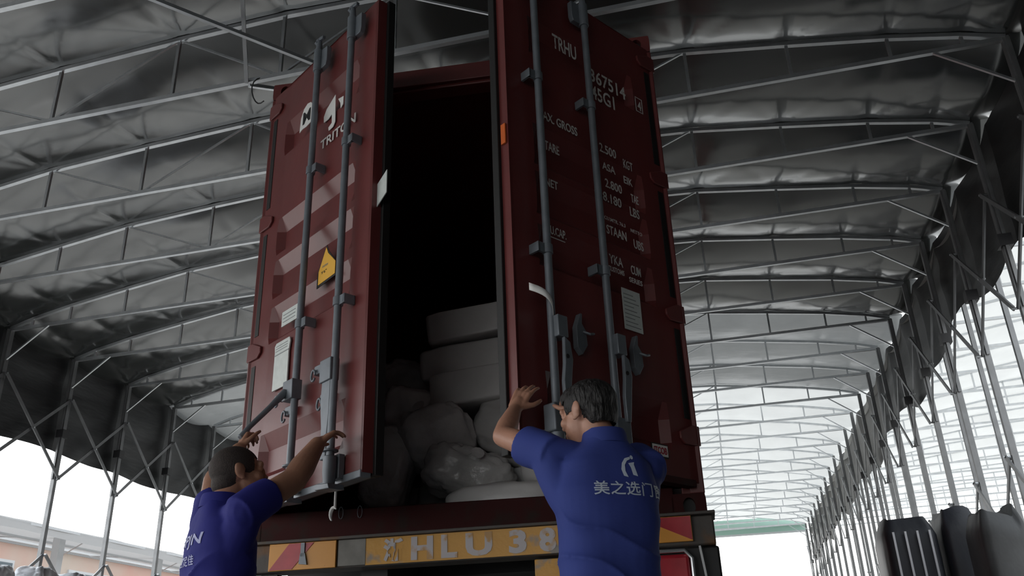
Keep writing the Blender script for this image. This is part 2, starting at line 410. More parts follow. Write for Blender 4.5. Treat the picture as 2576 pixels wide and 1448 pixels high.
# ------------------------------------------------------------------ container
YAW = R(4.29)
cont = empty('shipping_container', (-1.26, 4.28, .70), (0, 0, YAW))
tag(cont, 'maroon steel shipping container on a trailer with both rear doors swung open', 'container')
W2, CL, CH = 1.205, 12.19, 2.896
m = M()
for sx in (-1, 1):
    xa, xb = sorted((sx * W2, sx * (W2 - .11)))
    m.box(xa, xb, .02, .13, .118, CH - .118)
    m.box(*sorted((sx * W2, sx * (W2 - .07))), 0, .025, .118, CH - .118)
m.box(-W2 + .1, W2 - .1, .02, .13, CH - .17, CH - .02)
m.build('corner_post', red, cont, bevel=.006)
M().box(-W2 + .15, W2 - .15, .0, .12, 0.0, .155).build('door_sill', redold, cont, bevel=.006)
M().box(-W2 + .1, W2 - .1, -.01, .02, CH - .15, CH - .03).build('door_header', red, cont, bevel=.004)
for sx in (-1, 1):
    for zz in (0, CH - .118):
        c = M()
        x0, x1 = sorted((sx * W2, sx * (W2 - .162)))
        # casting shell with an oval hole in its rear face
        n = 24; cx_, cz_ = (x0 + x1) / 2 + sx * .0, zz + .062
        outer = []; inner = []
        for j in range(n):
            a = 2 * math.pi * (j + .5) / n; ca, sa = math.cos(a), math.sin(a)
            k = min(.081 / max(abs(ca), 1e-6), .059 / max(abs(sa), 1e-6)); outer.append((cx_ + ca * k, cz_ + sa * k))
            inner.append((cx_ + ca * .030, cz_ + sa * .040))
        vs = [(x, 0, z) for x, z in outer] + [(x, 0, z) for x, z in inner] + [(x, .035, z) for x, z in inner] + [(x, .18, z) for x, z in outer]
        fs = []
        for j in range(n):
            k2 = (j + 1) % n
            fs += [(j, k2, n + k2, n + j), (n + j, n + k2, 2 * n + k2, 2 * n + j), (j, 3 * n + j, 3 * n + k2, k2)]
        fs.append(tuple(range(3 * n, 4 * n)))
        c.add(vs, fs); co_ = c.build('corner_casting', redold if zz == 0 else red, cont)
        M().box(cx_ - .05, cx_ + .05, .036, .17, cz_ - .045, cz_ + .045).build('casting_pocket', blackst, co_)
# floor, walls, roof
M().box(-W2 + .03, W2 - .03, .05, CL, .10, .155).build('floor_boards', darkin, cont)
def corr(length, period=.28, depth=.036):
    pts = []; y = .13
    while y < length - .1:
        for dy, d in ((0, 0), (.07, 0), (.14, depth), (.21, depth)): pts.append((y + dy, d))
        y += period
    return pts
cp = corr(CL)
for sx in (-1, 1):
    mm = M()
    inn = [(sx * (W2 - .045 + d * .9), y) for y, d in cp]; out_ = [(sx * (W2 - .04 + d * .9), y) for y, d in cp]
    vs = []; fs = []
    for (x, y) in inn: vs += [(x, y, .12), (x, y, CH - .08)]
    for i in range(len(inn) - 1): fs.append((2 * i, 2 * i + 2, 2 * i + 3, 2 * i + 1))
    n0 = len(vs)
    for (x, y) in out_: vs += [(x, y, .12), (x, y, CH - .08)]
    for i in range(len(inn) - 1): fs.append((n0 + 2 * i, n0 + 2 * i + 1, n0 + 2 * i + 3, n0 + 2 * i + 2))
    mm.add(vs, fs)
    mm.box(*sorted((sx * W2, sx * (W2 - .06))), .13, CL, 0, .14); mm.box(*sorted((sx * W2, sx * (W2 - .06))), .13, CL, CH - .1, CH)
    mm.build('side_wall', red, cont, fix=False)
M().box(-W2, W2, .1, CL, CH - .04, CH - .005).build('roof_sheet', red, cont)
M().box(-W2, W2, CL - .06, CL, 0, CH).build('front_wall', darkin, cont)
# gasket strips and lashing rings of the mouth
for (x, z) in ((-.62, .135), (-.52, .135)):
    M().tube([(x + .012 * math.cos(a), -.006, z - .0 + .03 * math.sin(a)) for a in [i * math.pi / 8 for i in range(-4, 12)]], .0018, 6).build('lashing_ring', rodm, cont)

TROUGH = [(3.205, .20), (2.53, .20), (2.255, .20), (1.965, .18), (1.24, .20)]
DZ0, DZ1 = .865, 3.49
def make_door(side):
    hx, hy, rot = (-2.44, 4.19, -34.6) if side == 'left' else (-.08, 4.37, 55.0)
    sg = 1 if side == 'left' else -1
    X = lambda s: sg * s
    # heights below are measured from the camera level; the hinge line is the local origin
    d = M(); Wd = 1.165; th = .055
    xs = [.0, .10, .18, .215, .965, 1.0, 1.08, Wd]
    zs = [DZ0, DZ0 + .09]
    inner = set(); zz = []
    for zt, hgt in sorted(TROUGH):
        zz += [(zt - hgt - .035, 0), (zt - hgt, 1), (zt - .085, 1), (zt, 0)]
    zz = [(DZ0, 0), (DZ0 + .08, 0)] + zz + [(DZ1 - .09, 0), (DZ1, 0)]
    vs = []; fs = []
    for z, dep in zz:
        for i, s_ in enumerate(xs): vs.append((X(s_), .042 if dep and i in (3, 4) else (.006 if i in (2, 3, 4, 5) and not dep else 0), z))
    nx = len(xs)
    for j in range(len(zz) - 1):
        for i in range(nx - 1): fs.append((j * nx + i, j * nx + i + 1, (j + 1) * nx + i + 1, (j + 1) * nx + i))
    if sg < 0: fs = [f[::-1] for f in fs]
    d.add(vs, fs)
    # back sheet and edges
    z0, z1 = DZ0, DZ1
    b = [(X(0), 0, z0), (X(Wd), 0, z0), (X(Wd), 0, z1), (X(0), 0, z1), (X(0), th, z0), (X(Wd), th, z0), (X(Wd), th, z1), (X(0), th, z1)]
    ff = [(4, 7, 6, 5), (0, 4, 5, 1), (1, 5, 6, 2), (2, 6, 7, 3), (3, 7, 4, 0)]
    if sg < 0: ff = [f[::-1] for f in ff]
    d.add(b, ff)
    for i in (0, 1): pass
    d.box(*sorted((X(Wd - .012), X(Wd + .004))), 0, .085, z0, z1)
    door = d.build('door', red, cont, fix=False, ang=9)
    door.parent = None
    Mw = Matrix.Translation((hx, hy, 0)) @ Matrix.Rotation(R(rot), 4, 'Z')
    Mc = Matrix.Translation((-1.26, 4.28, .70)) @ Matrix.Rotation(YAW, 4, 'Z')
    door.parent = cont; door.matrix_local = Mc.inverted() @ Mw
    P = door
    # rubber gasket around the inner edge
    gk = M(); gk.box(*sorted((X(Wd - .03), X(Wd + .022))), .055, .10, z0 - .01, z1 + .01)
    gk.box(*sorted((X(0.02), X(Wd))), .055, .085, z0 - .012, z0 + .03); gk.box(*sorted((X(0.02), X(Wd))), .055, .085, z1 - .03, z1 + .012)
    gk.box(*sorted((X(.0), X(.03))), .055, .085, z0, z1)
    gk.build('door_gasket', gasket, P, bevel=.004)
    # bottom drip channel, painted grey
    M().box(*sorted((X(.03), X(Wd))), -.006, .05, z0 - .022, z0 + .012).build('bottom_rail', rodm if side == 'left' else redold, P, bevel=.003)
    # hinges
    for zh in (3.33, 2.52, 1.70, 1.05):
        h = M(); h.prism([(X(-.035), zh), (X(.09), zh - .005), (X(.12), zh + .02), (X(.12), zh + .055), (X(.02), zh + .10), (X(-.035), zh + .10)], -.014, .0)
        h.tube([(X(-.02), .01, zh - .015), (X(-.02), .01, zh + .115)], .018, 12)
        h.build('hinge', red, P, bevel=.004)
    for za, zb_ in ((3.30, 2.66), (2.48, 1.84), (1.66, 1.18)):
        M().box(*sorted((X(.015), X(.058))), -.003, .01, za - .66 if False else zb_, za).build('hinge_seam', gasket, P)
    # lock rods
    bars = (.63, .992) if side == 'left' else (.622, 1.005)
    for n, s_ in enumerate(bars):
        top = 3.465; bot = .86
        rod = M().tube([(X(s_), -.055, bot), (X(s_), -.055, top)], .0185, 18).build('lock_rod', rodm, P)
        # cam ends
        c = M(); c.tube([(X(s_), -.055, top - .17), (X(s_), -.055, top - .02)], .027, 18)
        c.prism([(X(s_ + .0), top - .16), (X(s_ + .075 * sg * sg), top - .16), (X(s_ + .085), top - .13), (X(s_ + .085), top - .03), (X(s_), top - .02)], -.05, -.02)
        c.tube([(X(s_), -.055, top - .02), (X(s_), -.055, top + .06)], [.02, .014], 12)
        c.beam((X(s_ - .03), -.055, top + .065), (X(s_ + .05), -.055, top + .05), .02, .02); c.beam((X(s_ - .012), -.07, top + .03), (X(s_ - .012), -.04, top + .09), .02, .02)
        c.build('cam_bracket', rodm, rod, bevel=.003)
        c = M(); c.tube([(X(s_), -.055, bot + .10), (X(s_), -.055, bot + .03), (X(s_), -.055, bot - .03)], [.031, .031, .026], 18)
        c.tube([(X(s_), -.055, bot + .13), (X(s_), -.055, bot + .12)], .036, 18)
        c.prism([(X(s_ - .06), bot - .045), (X(s_ + .06), bot - .055), (X(s_ + .05), bot - .03), (X(s_ - .04), bot - .02)], -.09, -.01)
        c.box(*sorted((X(s_ - .035), X(s_ + .035))), -.03, .0, bot, bot + .11)
        c.build('cam_end', rodm, rod, bevel=.003)
        # guide brackets
        for zg in ((2.62, 1.71) if side == 'left' else (2.765, 1.80)):
            q = M(); q.tube([(X(s_), -.055, zg - .022), (X(s_), -.055, zg + .022)], .025, 18)
            q.box(*sorted((X(s_ + .015), X(s_ + .062))), -.062, -.046, zg - .024, zg + .024); q.box(*sorted((X(s_ + .05), X(s_ + .064))), -.062, 0, zg - .024, zg + .024)
            q.build('rod_guide', rodm, rod, bevel=.002)
        # handles
        if side == 'left' and n == 0:
            hm = M(); hm.box(X(s_ - .075), X(s_ + .02), -.085, -.03, 1.315, 1.415)
            hm.tube([(X(s_ - .05), -.08, 1.36), (X(s_ - .03), -.16, 1.27), (X(s_ - .015), -.27, 1.145), (X(s_ - .005), -.315, 1.085)], [.02, .014, .0125, .014], 12)
            hm.build('door_handle', rodm, rod, bevel=.004)
        elif side == 'left':
            hm = M(); hm.box(X(s_ - .085), X(s_ + .01), -.085, -.035, 1.315, 1.425)
            hm.prism([(X(s_ - .075), 1.32), (X(s_ + .0), 1.32), (X(s_ + .0), 1.16), (X(s_ - .012), 1.06), (X(s_ - .014), .95), (X(s_ - .06), .95), (X(s_ - .062), 1.10), (X(s_ - .08), 1.22)], -.075, -.05)
            hm.build('door_handle', rodm, rod, bevel=.004)
        else:
            zt = 1.47
            hm = M(); hm.box(*sorted((X(s_ - .055), X(s_ + .005))), -.10, -.04, zt - .10, zt)
            hm.prism([(X(s_ - .025), zt - .1), (X(s_ - .06), zt - .12), (X(s_ - .07), zt - .20), (X(s_ - .06), zt - .26), (X(s_ - .05), zt - .33), (X(s_ - .035), zt - .42), (X(s_ - .01), zt - .42), (X(s_ - .008), zt - .30), (X(s_ - .02), zt - .22)], -.105, -.085)
            hm.build('door_handle', rodm, rod, bevel=.004)
            M().tube([(X(s_ - .035), -.108, zt - .19), (X(s_ - .035), -.083, zt - .19)], .010, 10).build('handle_hole', gasket, rod)
            M().box(*sorted((X(s_ - .05), X(s_ + .045))), -.09, -.02, .95, 1.07).build('rod_sleeve', rodm, rod, bevel=.006)
    # handle keepers
    if side == 'left': kp = [(.79, 1.43), (.43, 1.39), (.52, 1.29), (.86, 1.27)]
    else: kp = [(.79, 1.45), (.405, 1.43)]
    for (s_, z_) in kp:
        q = M()
        if side == 'left':
            q.box(X(s_ - .03), X(s_ + .035), -.03, .0, z_ - .025, z_ + .02)
            q.tube([(X(s_ - .02 + .018 * math.cos(a)), -.04, z_ - .03 + .028 * math.sin(a)) for a in [i * math.pi / 6 for i in range(12)]], .006, 8)
        else:
            q.prism([(X(s_ + .0), z_ + .10), (X(s_ - .012), z_ + .10), (X(s_ - .006), z_ + .05), (X(s_ - .03), z_ + .02), (X(s_ - .035), z_ - .05), (X(s_), z_ - .10), (X(s_ + .03), z_ - .07), (X(s_ + .03), z_ + .03)], -.03, 0)
            q.tube([(X(s_ - .01), -.03, z_ + .01), (X(s_ - .03), -.055, z_ - .005), (X(s_ - .06), -.05, z_ + .005)], .007, 8)
        q.build('handle_keeper', rodm, P, bevel=.003)
    return door
dl = make_door('left'); dr = make_door('right')

# --- marks on the left door (x = distance from hinge, z height)
def flat(name, pts, m, parent, y0=-.004, y1=-.001, label=None): return M().prism(pts, y0, y1).build(name, m, parent, label=label)
st = flat('sticker', [(.365, 3.03), (.372, 3.13), (.40, 3.18), (.44, 3.20), (.48, 3.19), (.51, 3.15), (.515, 3.045), (.44, 3.035), (.40, 3.04)], whitep, dl, label='white arched sticker with a black letter')
lettering('emblem', 'M', blackp, st, .40, 3.065, .085, .085, y=-.0055, offset=.02)
flat('logo', [(.762, 3.08), (.70, 3.045), (.672, 3.029), (.645, 2.991), (.649, 2.949), (.697, 2.947), (.733, 2.962), (.738, 2.901), (.703, 2.888), (.709, 2.862), (.755, 2.866), (.775, 2.89)], whitep, dl, label='white painted logo')
flat('logo', [(.795, 3.03), (.85, 3.02), (.85, 2.965), (.826, 2.95), (.82, 2.99)], whitep, dl)
lettering('lettering', 'TRITON', offw, dl, .625, 2.775, .062, .36, offset=.015)
ys = flat('warning_sticker', [(.685, 1.90), (.685, 1.985), (.73, 2.06), (.765, 2.125), (.79, 2.08), (.86, 2.0), (.865, 1.915)], blackp, dl, label='yellow triangular warning sticker with black border')
flat('sticker_face', [(.70, 1.915), (.70, 1.99), (.735, 2.055), (.765, 2.11), (.785, 2.07), (.862, 1.995), (.862, 1.925)], yellows, ys, -.006, -.004)
lettering('sticker_text', 'CAUTION', greyprint, ys, .735, 2.0, .012, .055, y=-.0065)
lettering('sticker_text', '9\'6"', blackp, ys, .73, 1.965, .016, .05, y=-.0065)
ls = flat('label_plate', [(.335, 1.80), (.335, 1.885), (.50, 1.885), (.50, 1.80)], paper, dl, -.006, -.001, label='small pale paper label')
for i in range(3): M().box(.35, .48, -.0075, -.006, 1.82 + i * .02, 1.824 + i * .02).build('print_line', greyprint, ls)
cs = flat('data_plate', [(.29, 1.45), (.29, 1.66), (.285, 1.70), (.30, 1.715), (.44, 1.715), (.45, 1.69), (.44, 1.64), (.445, 1.45)], paper, dl, -.008, -.001, label='pale metal data plate on the left door')
for i in range(3): M().box(.30, .425, -.0095, -.008, 1.665 + i * .014, 1.668 + i * .014).build('print_line', greyprint, cs)
M().box(.29, .443, -.0095, -.008, 1.643, 1.648).build('plate_fold', greyprint, cs)
M().prism([(1.165, 2.18), (1.165, 2.31), (1.25, 2.36), (1.25, 2.23)], .03, .034).build('paper_tag', paper, dl, label='white paper tag on the door edge')
# --- writing on the right door (local x = -distance)
def rl(body, s, z, h, w_, off=.01, m=offw): return lettering('lettering', body, m, dr, -s, z, h, w_, offset=off)
rl('TRHU', .825, 3.08, .095, .18); rl('367514', .545, 3.0, .088, .29); rl('45G1', .545, 2.885, .09, .185)
rl('4', .153, 2.985, .062, .030)
bx = M(); 
for (a, b_, c_, d_) in ((-.17, -.166, 2.97, 3.07), (-.114, -.11, 2.97, 3.07), (-.17, -.11, 2.97, 2.974), (-.17, -.11, 3.066, 3.07)): bx.box(a, b_, -.003, -.001, c_, d_)
bx.build('digit_box', offw, dr)
rl('MAX. GROSS', .965, 2.575, .052, .28); rl('TARE', .93, 2.40, .052, .10); rl('NET', .94, 2.19, .045, .085); rl('CU.CAP.', .95, 1.93, .045, .13)
M().box(-.965, -.83, -.003, -.001, 1.912, 1.916).build('lettering', offw, dr)
for (t, s_, z_, h_, w_) in (('2.500', .52, 2.555, .055, .13), ('KGT', .335, 2.525, .055, .075), ('ASA', .51, 2.45, .045, .10), ('EIK', .345, 2.425, .045, .07), ('2.800', .50, 2.345, .052, .13), ('TAE', .30, 2.325, .05, .06),
                            ('8.180', .525, 2.255, .055, .14), ('LBS', .32, 2.235, .055, .075), ('CU.MTR. 76.3', .53, 2.145, .02, .16), ('NETTO', .33, 2.135, .02, .09), ('STAAN', .52, 2.065, .052, .15), ('UBS', .315, 2.045, .052, .075),
                            ('YKA', .52, 1.90, .05, .10), ('CUM', .36, 1.885, .05, .075), ('CUSTOMS', .535, 1.855, .028, .12), ('SERIES', .38, 1.835, .028, .10)):
    rl(t, s_, z_, h_, w_, .006)
pp = M().box(-.45, -.315, -.004, -.001, 1.565, 1.785).build('paper_notice', paper, dr, label='white printed notice sheet on the right door')
for i in range(9): M().box(-.44, -.33 - .02 * (i % 3), -.0055, -.004, 1.585 + i * .021, 1.589 + i * .021).build('print_line', greyprint, pp)
sk = M().box(-.34, -.22, -.004, -.001, .955, 1.02).build('sticker', blackp, dr, label='white sticker with dark red letters')
M().box(-.335, -.225, -.0055, -.004, .961, 1.014).build('sticker_face', whitep, sk)
lettering('sticker_text', 'iTCOB', redprint, sk, -.328, .970, .034, .095, y=-.007, offset=.03)
M().box(-1.18, -1.172, .01, .04, 2.34, 2.45).build('orange_marker', orangem, dr)
# strip of tape flapping from the inner rod
tp = M()
def tpf(u, v):
    s_ = 1.13 - .13 * u; z = 1.60 - .085 * u - .02 * u * u - .035 * v
    return (-s_, -.05 - .05 * math.sin(u * 3) - .004, z)
tp.grid(10, 2, tpf)
t_ = tp.build('tape_strip', whitep, dr, fix=False, label='loose white tape strip on the rod'); sm = t_.modifiers.new('s', 'SOLIDIFY'); sm.thickness = .002
# hook hanging under the left door
hk = M(); hk.tube([(.93, .02, .85), (.93, .02, .755)], .006, 8)
hk.tube([(.945 - .025 + .026 * math.cos(a), .02, .725 + .03 * math.sin(a)) for a in [R(40 + 20 * i) for i in range(11)]], [.003 + .006 * math.sin(math.pi * i / 10) for i in range(11)], 8)
hk.build('hanging_hook', whitep, dl, label='white hook hanging below the left door')

# ------------------------------------------------------------------ trailer
tr = empty('truck_trailer', (-1.26, 4.20, G), (0, 0, R(1.5)))
tag(tr, 'semi trailer under the container with a chipped yellow rear beam', 'trailer')
H = -G
bm_ = M().box(-1.22, 1.225, -.06, .10, H + .552, H + .684).build('rear_beam', rustm, tr, bevel=.008)
M().box(-.436, .51, -.066, -.058, H + .557, H + .682).build('beam_paint', yelpaint, bm_)
M().box(-.576, -.436, -.068, -.058, H + .56, H + .682).build('beam_patch', greypaint, bm_)
tl = M().box(-1.23, 1.235, -.09, .12, H + .684, H + .698).build('beam_lip', rustm, tr, bevel=.003)
# left reflector panel: yellow / red / yellow
lp = M().box(-.935, -.585, -.075, -.06, H + .555, H + .683).build('reflector_panel', refy, tr, bevel=.002)
flat('red_stripe', [(-.93, H + .558), (-.83, H + .680), (-.70, H + .680), (-.81, H + .558)], refr, lp, -.078, -.074)
mk = M(); mk.box(-.765, -.745, -.085, -.077, H + .615, H + .680); mk.prism([(-.772, H + .580), (-.730, H + .575), (-.742, H + .63), (-.767, H + .63)], -.085, -.077); mk.build('bent_bracket', rodm, lp)
rp_ = M().box(.86, 1.125, -.075, -.06, H + .570, H + .683).build('reflector_panel', refy, tr, bevel=.002)
flat('red_stripe', [(.90, H + .680), (1.122, H + .680), (1.122, H + .575)], refr, rp_, -.078, -.074)
for t, x, w_ in (('浙', -.345, .10), ('H', -.205, .11), ('L', -.055, .08), ('U', .065, .13), ('3', .275, .085), ('8', .42, .08)):
    lettering('beam_lettering', t, stencil, bm_, x, H + .566, .108, w_, y=-.068, offset=.045)
for sx in (-1, 1):
    M().box(sx * .45 - .07, sx * .45 + .07, .1, 11.8, H + .25, H + .68).build('chassis_rail', blackst, tr)
    M().box(sx * 1.05 - .14, sx * 1.05 + .14, -.02, .03, H + .30, H + .545).build('lamp_plate', blackst, tr)
    a = M(); a.box(sx * 1.03 - .12, sx * 1.03 + .07, -.055, -.02, H + .36, H + .52); a.build('tail_light', refr, tr, bevel=.02)
    M().tube([(sx * 1.03 - .13, -.05, H + .35), (sx * 1.03 - .13, -.05, H + .50), (sx * 1.03 - .10, -.05, H + .535), (sx * 1.03 + .05, -.05, H + .535), (sx * 1.03 + .08, -.05, H + .50), (sx * 1.03 + .08, -.05, H + .35)], .009, 8).build('lamp_guard', galv, tr)
M().box(1.155, 1.235, -.03, .5, H + .10, H + .55).build('side_plate', blackst, tr, bevel=.01)
M().beam((1.15, -.05, H + .55), (1.19, -.05, H + .15), .014, .01).build('reflective_strip', whitest, tr)
M().box(.385, .51, -.02, .02, H + .35, H + .54).build('yellow_plate', yelpaint, tr, bevel=.004)
for i in range(8): M().box(-1.15, 1.15, .6 + i * 1.45, .7 + i * 1.45, H + .56, H + .69).build('cross_member', blackst, tr)
for yy in (1.3, 2.6, 3.9):
    M().tube([(-1.1, yy, .52), (1.1, yy, .52)], .06, 12).build('axle', blackst, tr)
    for sx in (-1, 1):
        wv = M()
        for xo in (.92, 1.14):
            prof = [(-.12, .30), (-.12, .47), (-.09, .51), (.09, .51), (.12, .47), (.12, .30)]
            n = 32; rings = []
            for x_, r_ in prof: rings.append([(sx * xo * 1 + x_ * .8, yy + r_ * math.cos(2 * math.pi * j / n), .52 + r_ * math.sin(2 * math.pi * j / n)) for j in range(n)])
            wv.loft(rings)
        wv.build('wheel', tyre, tr)
for sx in (-1, 1): M().box(sx * .8 - .06, sx * .8 + .06, 9.5, 9.62, 0, H + .3).build('landing_leg', blackst, tr)

# ------------------------------------------------------------------ packages in the container
def soft(name, c, dims, rot, m, seed, lab, group, pw=.35, amp=.02, cat='package', knot=None):
    nseg = 26; mb = M(); a, b, c_ = [d / 2 for d in dims]
    mb.ell((0, 0, 0), a, b, c_, n=56, m=34, pw=pw)
    vs = []
    for v in mb.v:
        p = Vector(v); q = p * 3.2 + Vector((seed, seed * 2, 0))
        d = noise.noise(q) * amp * 2.0 + amp * 1.2 * abs(noise.noise(q * 2.6)) - amp * .9 * max(0, .35 - abs(noise.noise(q * 4.3 + Vector((3, 1, 2))))) * (0 if pw < .3 else 2)
        n_ = Vector((p.x / a ** 2, p.y / b ** 2, p.z / c_ ** 2)); n_.normalize()
        vs.append(p + n_ * d)
    mb.v = [tuple(v) for v in vs]
    o = mb.build(name, m, None, c, [R(t) for t in rot], ang=60)
    tag(o, lab, cat, group)
    if knot:
        k = M(); kx = Vector(knot)
        k.tube([kx * .9, kx * 1.1, kx * 1.2], [.05, .018, .04], 10); k.build('tied_end', m, o)
    return o
PK = 'wrapped packages in the container'
# (name, centre, size, rotation deg, material, label)
for i, (c, d, rt, m_, lab, pw_, am) in enumerate([
    ((-1.10, 5.30, 2.165), (1.22, .55, .195), (0, -5.5, 3), wrapm, 'long flat white wrapped package on top of the stack in the container', .10, .006),
    ((-1.12, 5.34, 1.925), (1.30, .60, .21), (0, -5, 4), wrapm, 'grey wrapped package with a crumpled end, second from the top of the stack', .17, .012),
    ((-1.08, 5.22, 1.72), (1.18, .50, .215), (0, -4, 3), wrapm, 'wide pale wrapped package third from the top of the stack', .12, .007),
    ((-1.84, 5.12, 1.57), (.32, .36, .34), (10, 12, 20), sackm, 'small grey sack left of the wide pale package', .45, .02),
    ((-1.62, 5.00, 1.40), (.44, .38, .37), (8, -24, 25), sackm, 'bulging shiny grey sack in the middle of the heap', .5, .025),
    ((-1.13, 5.15, 1.40), (.52, .45, .38), (-8, 22, -15), wrapm, 'pale sack right of the bulging shiny sack', .55, .025),
    ((-1.38, 4.88, 1.10), (.52, .36, .32), (0, 22, 10), sackm, 'crinkled transparent grey sack low in the heap', .6, .03),
    ((-1.90, 4.98, 1.22), (.30, .36, .52), (5, 14, 10), sackm, 'upright dark sack at the lower left of the heap', .55, .02),
    ((-2.02, 5.75, 1.85), (.62, .6, .50), (0, 18, 10), sackm, 'dim sack leaning on the left container wall', .5, .03),
    ((-1.10, 4.62, .90), (.66, .36, .17), (0, -2, 4), wrapm, 'flat pale sack lying on the door sill', .6, .012),
    ((-.82, 4.86, 1.12), (.42, .40, .42), (0, 15, 0), wrapm, 'pale sack beside the right door post', .5, .02),
    ((-1.95, 5.6, 1.05), (.5, .5, .38), (0, 0, 10), sackm, 'shadowed sack at the back left of the heap', .5, .03),
    ((-1.1, 5.85, 1.12), (1.1, .42, .50), (0, 0, 5), sackm, 'large sack buried behind the heap', .4, .03),
    ((-1.1, 5.95, 1.62), (1.1, .45, .4), (0, 0, 5), sackm, 'sack pushed behind the pale packages', .4, .03),
    ((-1.05, 5.15, 1.02), (.5, .4, .33), (0, 0, -8), sackm, 'sack under the pale sack on the right', .5, .02),
    ((-1.62, 5.28, 1.03), (.42, .36, .33), (0, 8, 14), sackm, 'sack wedged under the bulging shiny sack', .5, .02),
    ((-.88, 5.2, 1.44), (.5, .45, .30), (0, 0, 4), sackm, 'sack hidden behind the raised forearm of the right worker', .45, .02)]):
    soft('wrapped_package', c, d, rt, m_, 3.1 * i + 1, lab, PK, pw_, am, knot=((-.05, -.12, .17) if i == 4 else ((.02, -.16, .10) if i == 6 else None)))
o = M().box(-.13, .13, -.14, .14, -.09, .09).build('cardboard_box', cardm, None, (-.74, 4.60, .955), (0, 0, R(4)), bevel=.006); tag(o, 'small brown cardboard box at the right end of the door sill', 'box')

# ------------------------------------------------------------------ people
def remesh(mb, vox, smooth=6, fac=.5):
    me = bpy.data.meshes.new('t'); me.from_pydata(mb.v, [], mb.f); o = bpy.data.objects.new('t', me); C.objects.link(o)
    a = o.modifiers.new('r', 'REMESH'); a.mode = 'VOXEL'; a.voxel_size = vox; a.adaptivity = 0
    b = o.modifiers.new('s', 'SMOOTH'); b.factor = fac; b.iterations = smooth
    bpy.context.view_layer.update()
    n = bpy.data.meshes.new_from_object(o.evaluated_get(bpy.context.evaluated_depsgraph_get()))
    bpy.data.objects.remove(o); bpy.data.meshes.remove(me); return n
def put(me, name, m, parent, label=None):
    me.name = name; me.shade_smooth(); me.materials.clear(); me.materials.append(m); o = bpy.data.objects.new(name, me); C.objects.link(o); o.parent = parent
    if label: o['label'] = label
    return o
def ring(c, X, Y, rx, ry, n=32, pw=.85):
    sg = lambda t: math.copysign(abs(t) ** pw, t)
    return [c + X * (sg(math.cos(2 * math.pi * j / n)) * rx) + Y * (sg(math.sin(2 * math.pi * j / n)) * ry) for j in range(n)]
def hand(mb, W, K, nrm, side, curl=(12, 22, 18), spread=5, thumb=(.55, 35), sc=1.0, spl=None):
    """W wrist, K towards knuckles, nrm = back-of-hand normal, side = direction of the thumb"""
    W = Vector(W); d = (Vector(K) - W).normalized(); n = Vector(nrm); n = (n - d * n.dot(d)).normalized(); t = d.cross(n).normalized()
    if t.dot(Vector(side)) < 0: t = -t
    L = .088 * sc
    for k in (-.028, -.010, .010, .027):
        mb.cap(W + d * .012 + t * k * .7 * sc, .0135 * sc, W + d * L + t * k * sc, .0118 * sc, 14)
    for i, (off, ln) in enumerate(((.029, .070), (.010, .080), (-.010, .074), (-.028, .058))):
        p = W + d * (L - (.006 if i in (0, 3) else 0) * sc) + t * off * sc
        a = 0; yaw = R(spread) * (1.5 - i)
        for j, fr in enumerate((.44, .32, .24)):
            a += R(curl[j] + 4 * i * (.5 if j else 1))
            dd = (d * math.cos(yaw) + t * math.sin(yaw)) * math.cos(a) - n * math.sin(a)
            q = p + dd.normalized() * ln * sc * fr
            mb.cap(p, (.0094 - .0008 * j) * sc, q, (.0086 - .0009 * j) * sc, 12); p = q
    p = W + d * .028 * sc + t * .026 * sc - n * .006
    b = (d * .62 + t * .72 - n * .28).normalized(); q = p + b * .040 * sc; mb.cap(p, .0145 * sc, q, .0105 * sc, 12)
    b2 = (d * .9 + t * .30 - n * .35).normalized(); q2 = q + b2 * .032 * sc; mb.cap(q, .0105 * sc, q2, .0095 * sc, 12)
    b3 = (d * .95 + t * .05 - n * .45).normalized(); mb.cap(q2, .0095 * sc, q2 + b3 * .022 * sc, .0075 * sc, 12)

def head(mb, c, F, U, Rr, sc=1.0):
    """c = centre of the skull, F facing, U up, Rr right"""
    E = lambda x, y, z, rx, ry, rz, n=20, m=14: mb.ell(c + Rr * x * sc + F * y * sc + U * z * sc, rx * sc, ry * sc, rz * sc, Rr, F, U, n, m)
    E(0, -.012, .022, .077, .096, .088); E(0, .030, -.030, .064, .066, .085); E(0, .040, -.085, .046, .046, .036)
    E(0, .084, .030, .05, .018, .02)                                    # brow
    E(0, .094, .0, .011, .018, .026); E(0, .107, -.018, .014, .015, .011)   # nose
    for s in (-1, 1):
        E(s * .042, .066, -.022, .024, .024, .022)                       # cheek
        E(s * .032, .080, .010, .014, .012, .012, 12, 8)                 # eye
        E(s * .079, -.008, -.004, .007, .020, .031, 14, 10)               # ear
        E(s * .085, -.016, .006, .006, .016, .024, 14, 10); E(s * .080, .0, -.030, .006, .011, .010, 12, 8)
    E(0, .092, -.052, .024, .013, .006, 12, 8); E(0, .091, -.064, .021, .013, .007, 12, 8)

